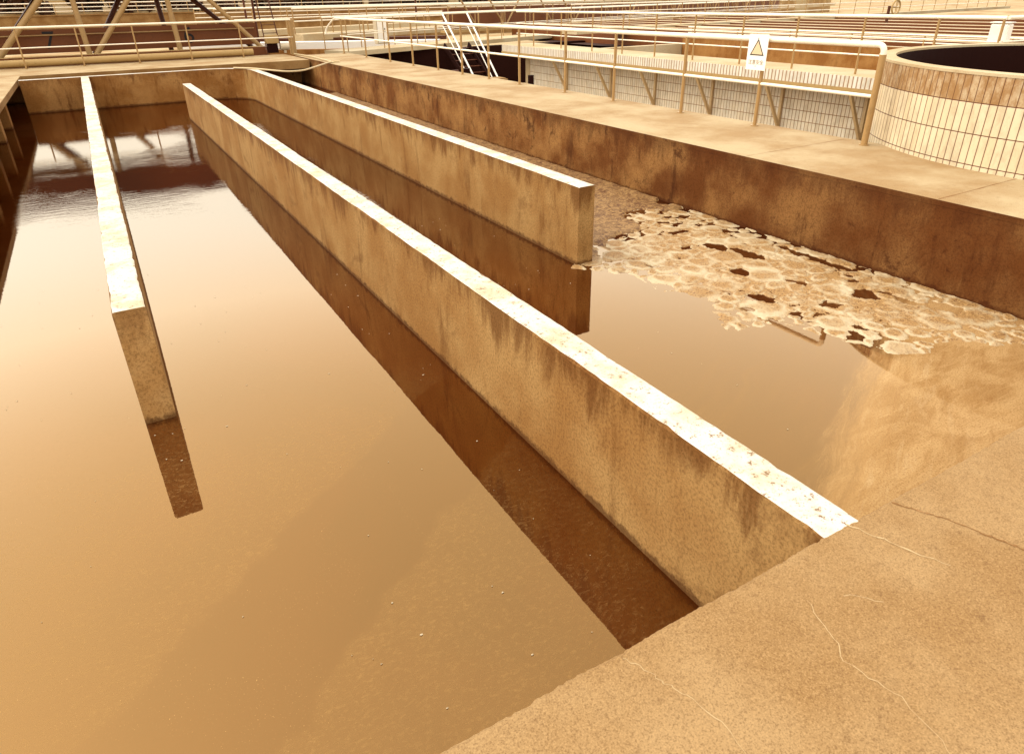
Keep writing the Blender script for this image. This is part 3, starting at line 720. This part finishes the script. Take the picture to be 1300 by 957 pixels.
place(ch, root); tag(root, 'steel truss bridge with brown girder at the upper right', 'bridge')

# more distant parallel rails and walkways at the upper right
lab = ['white railing at the upper right just behind the brown truss bridge', 'white railing at the upper right farthest behind the truss bridge']
for i, off in enumerate((9.0, 16.0)):
    a = ca + cn * off + cd * 4; b = cb + cn * off + cd * 40; n = int((b - a).length / 2.2)
    railing(tuple(a), tuple(b), [j / n for j in range(n + 1)], 1.1, lab[i], z=.25, corner=False, foot=False, rt=.04, rm=.03, rp=.03)
    g = MB(); g.bar((a.x, a.y, .1), (b.x, b.y, .1), 1.2, .3)
    tag(g.build('tank_wall', 'pale'), ['pale tank wall carrying the nearer distant railing at upper right', 'pale tank wall carrying the farthest railing at upper right'][i], 'wall')
# railing running across the troughs, upper right
a = Vector((17, 24.5)); b = Vector((60, 30)); n = 26
railing(tuple(a), tuple(b), [j / n for j in range(n + 1)], .9, 'pale railing crossing above the launder channels at upper right', z=.45, corner=False, foot=False, rt=.03, rm=.02, mids=(.3, .6))
g = MB(); g.bar((17, 24.6, .36), (60, 30.1, .36), .9, .16); tag(g.build('footbridge', 'pale'), 'pale footbridge across the launder channels at upper right', 'footbridge')
# handwheel
root = empty('valve_handwheel', (30, 20, .42)); ch = []
g = MB(); c0 = Vector((30, 19.3, 1.0)); g.tube([c0 + Vector((.27 * math.cos(t), 0, .27 * math.sin(t))) for t in np.linspace(0, 2 * math.pi, 24, endpoint=False)], .035, 8, closed=True)
g.tube([c0 - Vector((.26, 0, 0)), c0 + Vector((.26, 0, 0))], .02, 6); g.tube([c0 - Vector((0, 0, .26)), c0 + Vector((0, 0, .26))], .02, 6); ch.append(g.build('wheel', 'beam', smooth=True))
g = MB(); g.tube([(30, 19.33, 1.0), (30, 19.6, 1.0)], .03, 8); g.tube([(30, 19.6, .4), (30, 19.6, 1.05)], .06, 8); ch.append(g.build('stem', 'tubedark', smooth=True))
place(ch, root); tag(root, 'round valve handwheel on a stem at the top right', 'valve')

# ------------------------------------------------------------------ far background
lab = ['far white railing in front of the trimmed shrubs', 'second far railing on the tank wall before the shrubs']
for i, (yy, z, x0, x1) in enumerate(((86, .75, -40, 90), (70, .1, 9, 80))):
    n = int((x1 - x0) / 2.4)
    railing((x0, yy), (x1, yy), [j / n for j in range(n + 1)], 1.1, lab[i], z=z, corner=False, foot=False, rt=.05, rm=.04, rp=.04, mids=(.4, .75))
    g = MB(); g.box(x0, x1, yy - .3, yy + .3, -1.75, z); g.box(x0, x1, yy - .45, yy + .45, z + .001, z + .1)
    tag(g.build('tank_wall', 'slabside'), ['pale far wall carrying the railing before the shrubs', 'nearer of the two pale far walls below the shrubs'][i], 'wall')
def shrub_mesh():
    vs = []; fs = []
    cl = [(rng.normal(size=3) * np.array([.75, .6, .55])) for _ in range(26)]
    for c in cl:
        for _ in range(110):
            d = rng.normal(size=3); d /= np.linalg.norm(d); q = c + d * .42 * rng.uniform(.6, 1); q[2] = max(q[2], -1.2)
            u = rng.normal(size=3); u /= np.linalg.norm(u); w = np.cross(u, d); s = rng.uniform(.09, .17); o = len(vs)
            vs += [tuple(q - u * s), tuple(q + w * s), tuple(q + u * s), tuple(q - w * s)]; fs.append((o, o + 1, o + 2, o + 3))
    me = bpy.data.meshes.new('crown'); me.from_pydata(vs, [], fs); me.materials.append(M['leaf']); return me
sm = [shrub_mesh() for _ in range(3)]
tk = MB(); tk.tube([(0, 0, 0), (.05, 0, .5), (0, .05, 1.0)], [.1, .08, .06], 8); tk0 = tk.build('trunk', 'tubedark'); tkm = tk0.data; bpy.data.objects.remove(tk0)
px = [-9.3, -4.6, .9, 5.6, 10.5, 15.6, 20.7, 25.4, 30.8, 35.9, 41.0, 46.3, 51, 56]
nth = ['leftmost', 'second', 'third', 'fourth', 'fifth', 'sixth', 'seventh', 'eighth', 'ninth', 'tenth', 'eleventh', 'twelfth', 'thirteenth', 'fourteenth']
for i, x in enumerate(px):
    r = empty('shrub', (x, 91.5 + rng.uniform(-.5, .5), 1.0)); s = rng.uniform(1.25, 1.45)
    c = bpy.data.objects.new('crown', sm[i % 3]); col.objects.link(c); c.parent = r; c.location = (0, 0, 1.9 * s * .66); c.scale = (s * 1.2, s * 1.2, s * 1.7); c.rotation_euler = (0, 0, rng.uniform(0, 6))
    t = bpy.data.objects.new('trunk', tkm); col.objects.link(t); t.parent = r
    tag(r, nth[i] + ' rounded brown shrub counted from the left beyond the far railing', 'shrub', 'rounded shrubs in a row beyond the far railing')
g = MB(); g.box(-60, 120, 90, 97, -1.74, 1.0); tag(g.build('planting_bank', 'ground'), kind='structure')
# long pale building with banded front
root = empty('long_building', (20, 125, 0)); ch = []
g = MB(); g.box(-70, 120, 125, 140, -1.74, 13); ch.append(g.build('wall', 'pale'))
for i in range(9):
    z = .8 + i * 1.2; g = MB(); g.box(-70, 120, 124.7, 124.99, z, z + .28); ch.append(g.build('ledge', 'beam'))
place(ch, root); tag(root, 'long pale building with banded front far behind the shrubs', 'building')
# hills of the far land are hidden by the building; a few tall posts
for i, x in enumerate((12.5, 28, 46)):
    g = MB(); g.tube([(x, 66, -1.7), (x, 66, 6)], .09, 8); g.tube([(x, 66, 6), (x + .8, 66, 6.2)], .06, 8)
    tag(g.build('lamp_post', 'tubedark', smooth=True), ['leftmost', 'middle', 'rightmost'][i] + ' of the three slim dark lamp posts before the far railing', 'lamp post', 'slim lamp posts far off')

# ------------------------------------------------------------------ foam
def vnoise(x, y, seed):
    r_ = np.random.default_rng(seed); T = r_.random((256, 256))
    xi = np.floor(x).astype(int); yi = np.floor(y).astype(int); fx = x - xi; fy = y - yi
    fx = fx * fx * (3 - 2 * fx); fy = fy * fy * (3 - 2 * fy)
    g_ = lambda a, b: T[a % 256, b % 256]
    return (g_(xi, yi) * (1 - fx) + g_(xi + 1, yi) * fx) * (1 - fy) + (g_(xi, yi + 1) * (1 - fx) + g_(xi + 1, yi + 1) * fx) * fy
def fbm(x, y, s, seed, o=4):
    t = 0; a = .5
    for i in range(o): t = t + a * vnoise(x * s + 7.3 * i, y * s + 3.1 * i, seed + i); s *= 2; a *= .5
    return t / .94
def inside_soft(x, y, poly):
    """signed distance (positive inside) to polygon"""
    P = np.array(poly); d = np.full(x.shape, 1e9); ins = np.zeros(x.shape, bool)
    for i in range(len(P)):
        a = P[i]; b = P[(i + 1) % len(P)]; e = b - a
        t = np.clip(((x - a[0]) * e[0] + (y - a[1]) * e[1]) / (e @ e), 0, 1)
        d = np.minimum(d, np.hypot(x - a[0] - t * e[0], y - a[1] - t * e[1]))
        c = ((a[1] > y) != (b[1] > y)) & (x < (b[0] - a[0]) * (y - a[1]) / (b[1] - a[1] + 1e-12) + a[0]); ins ^= c
    return np.where(ins, d, -d)
def sheet(name, mat, X, Y, Z, keep, attr=None):
    ny, nx = X.shape; idx = -np.ones(X.shape, int)
    q = keep[:-1, :-1] | keep[1:, :-1] | keep[:-1, 1:] | keep[1:, 1:]
    use = np.zeros(X.shape, bool); use[:-1, :-1] |= q; use[1:, :-1] |= q; use[:-1, 1:] |= q; use[1:, 1:] |= q
    idx[use] = np.arange(use.sum()); V = np.c_[X[use], Y[use], Z[use]]
    Fq = np.stack([idx[:-1, :-1][q], idx[:-1, 1:][q], idx[1:, 1:][q], idx[1:, :-1][q]], 1)
    me = bpy.data.meshes.new(name); me.from_pydata(V.tolist(), [], Fq.tolist()); me.materials.append(M[mat])
    me.polygons.foreach_set('use_smooth', [True] * len(me.polygons))
    if attr is not None:
        a = me.attributes.new('rim', 'FLOAT', 'POINT'); a.data.foreach_set('value', attr[use].astype(np.float32))
    o = bpy.data.objects.new(name, me); col.objects.link(o); return o
zw = -.7997
xx = np.arange(3.5, 6.175, .011); yy = np.arange(1.7, 7.1, .011); X, Y = np.meshgrid(xx, yy)
poly = [(3.72, 5.27), (3.95, 5.0), (4.1, 4.75), (4.1, 4.3), (4.30, 4.0), (4.15, 3.75), (4.05, 3.42), (4.2, 3.3), (4.45, 3.35), (4.5, 3.0), (4.62, 2.72), (4.75, 2.42), (5.3, 2.35), (5.5, 2.1), (6.3, 1.9), (6.3, 7.0), (5.5, 6.5), (4.9, 5.9), (4.4, 5.72)]
sdp = inside_soft(X, Y, poly) + (fbm(X, Y, 5, 5) - .5) * (.25 + .5 * (Y > 5.5))
# cells of varied size
pts = []
r2 = np.random.default_rng(3)
for _ in range(12000):
    q = (r2.uniform(3.5, 6.3), r2.uniform(1.7, 6.6)); rad_ = r2.choice([.05, .07, .1, .14, .19], p=[.1, .2, .25, .25, .2])
    if all((q[0] - p_[0]) ** 2 + (q[1] - p_[1]) ** 2 > ((rad_ + p_[2]) * .88) ** 2 for p_ in pts): pts.append((q[0], q[1], rad_))
best = np.full(X.shape, -9.); 
wx = X + (fbm(X, Y, 9, 21) - .5) * .13; wy = Y + (fbm(X, Y, 9, 31) - .5) * .13
ctr = np.zeros(X.shape)
for (a, b, c) in pts:
    i0, i1 = np.searchsorted(xx, [a - c * 1.6, a + c * 1.6]); j0, j1 = np.searchsorted(yy, [b - c * 1.6, b + c * 1.6])
    if i1 <= i0 or j1 <= j0: continue
    d = np.hypot(wx[j0:j1, i0:i1] - a, wy[j0:j1, i0:i1] - b) / c
    v = (1.18 - d)
    s_ = best[j0:j1, i0:i1]; mk = v > s_; s_[mk] = v[mk]; cs = ctr[j0:j1, i0:i1]; cs[mk] = d[mk]
cell = best
holes = [(5.39, 4.92, .10, .16), (5.52, 4.62, .09, .2), (5.98, 4.35, .05, .30), (5.97, 3.95, .06, .22), (5.07, 4.29, .09, .10), (4.69, 3.72, .10, .13), (5.57, 3.27, .12, .14), (5.74, 3.05, .06, .22), (5.89, 2.72, .10, .12), (5.87, 3.62, .05, .08), (5.49, 2.02, .18, .06), (5.3, 3.8, .05, .12), (5.1, 3.3, .09, .05), (5.9, 5.3, .06, .1)]
hole = np.zeros(X.shape)
for (a, b, c, d) in holes: hole = np.maximum(hole, np.exp(-(((wx - a) / c) ** 2 + ((wy - b) / d) ** 2)) )
hole = hole * (.2 + 1.6 * fbm(X, Y, 9, 77)) + .9 * (fbm(X, Y, 4.5, 177) > .76)
near_edge = np.clip((sdp - .08) / .55, 0, 1); cell = cell - .12 * (1 - near_edge)
fill = fbm(X, Y, 3.5, 51)
hgt = np.clip(cell, -.2, .35) * (1 - near_edge) * 1.0 + near_edge * (np.clip(cell, 0.02, .35) * .8 + .10 + (fill - .5) * .35)
hgt = np.minimum(hgt, sdp * 6 + .02) - hole * 1.0 * (hole > .33)
rimv = np.exp(-((ctr - .88) / .2) ** 2) * (.55 + .45 * np.clip((fbm(X, Y, 2.2, 111) - .38) * 6, 0, 1)) * (1.1 - .35 * near_edge) + .5 * np.clip((fbm(X, Y, 4, 131) - .5) * 6, 0, 1)
Z = zw + np.clip(hgt, -.3, .5) * .030 + (fbm(X, Y, 40, 91) - .5) * .010 * (hgt > 0)
# flatten
o = sheet('foam', 'foam', X, Y, np.minimum(Z, zw + .03), hgt > -.05, np.clip(rimv, 0, 1)); tag(o, 'pale rafts of round foam pads floating beside the stained wall', 'foam', kind='stuff')
xx = np.arange(4.03, 6.175, .03); yy = np.concatenate([np.arange(5.0, 13, .03), np.arange(13, 21, .1)]); X, Y = np.meshgrid(xx, yy)
sd2 = inside_soft(X, Y, [(3.95, 5.25), (5.2, 5.6), (6.3, 5.6), (6.3, 21.2), (3.95, 21.2)]) 
ed = (Y - (5.30 + (X - 4.0) * .55)) + (fbm(X, Y, 3, 63) - .5) * 1.3 * np.clip((X - 4.05) * 2, 0, 1)
keep = ed > -.06
Z = zw + .004 - np.clip(.10 - ed, 0, 1) * .25 + fbm(X, Y, 9, 13, 3) * .022 + fbm(X, Y, 3, 17, 2) * .02
o = sheet('froth', 'froth', X, Y, Z, keep); tag(o, 'rough brown froth churning between right baffle wall and stained wall', 'froth', kind='stuff')
# loose flecks of foam
g = MB()
for _ in range(260):
    a = rng.uniform(-1.4, 6); b = rng.uniform(1.2, 8)
    if 1.7 < a < 2.05 or (a > 3.6 and b > 2.3) or (-.3 < a < 0 and b > 4.3): continue
    if a > 2 and b < .5 * a + .3: continue
    s = rng.uniform(.0015, .0045) ; an = rng.uniform(0, 3); n = 7
    vs = [(a + s * (1 + .8 * abs(math.cos(an))) * math.cos(2 * math.pi * i / n) * rng.uniform(.6, 1.3), b + s * math.sin(2 * math.pi * i / n) * rng.uniform(.6, 1.3), zw + .003) for i in range(n)]
    g.add(vs + [(a, b, zw + .006)], [(i, (i + 1) % n, n) for i in range(n)])
tag(g.build('foam_flecks', 'cream'), 'tiny pale foam flecks scattered over the brown water', 'foam', kind='stuff')
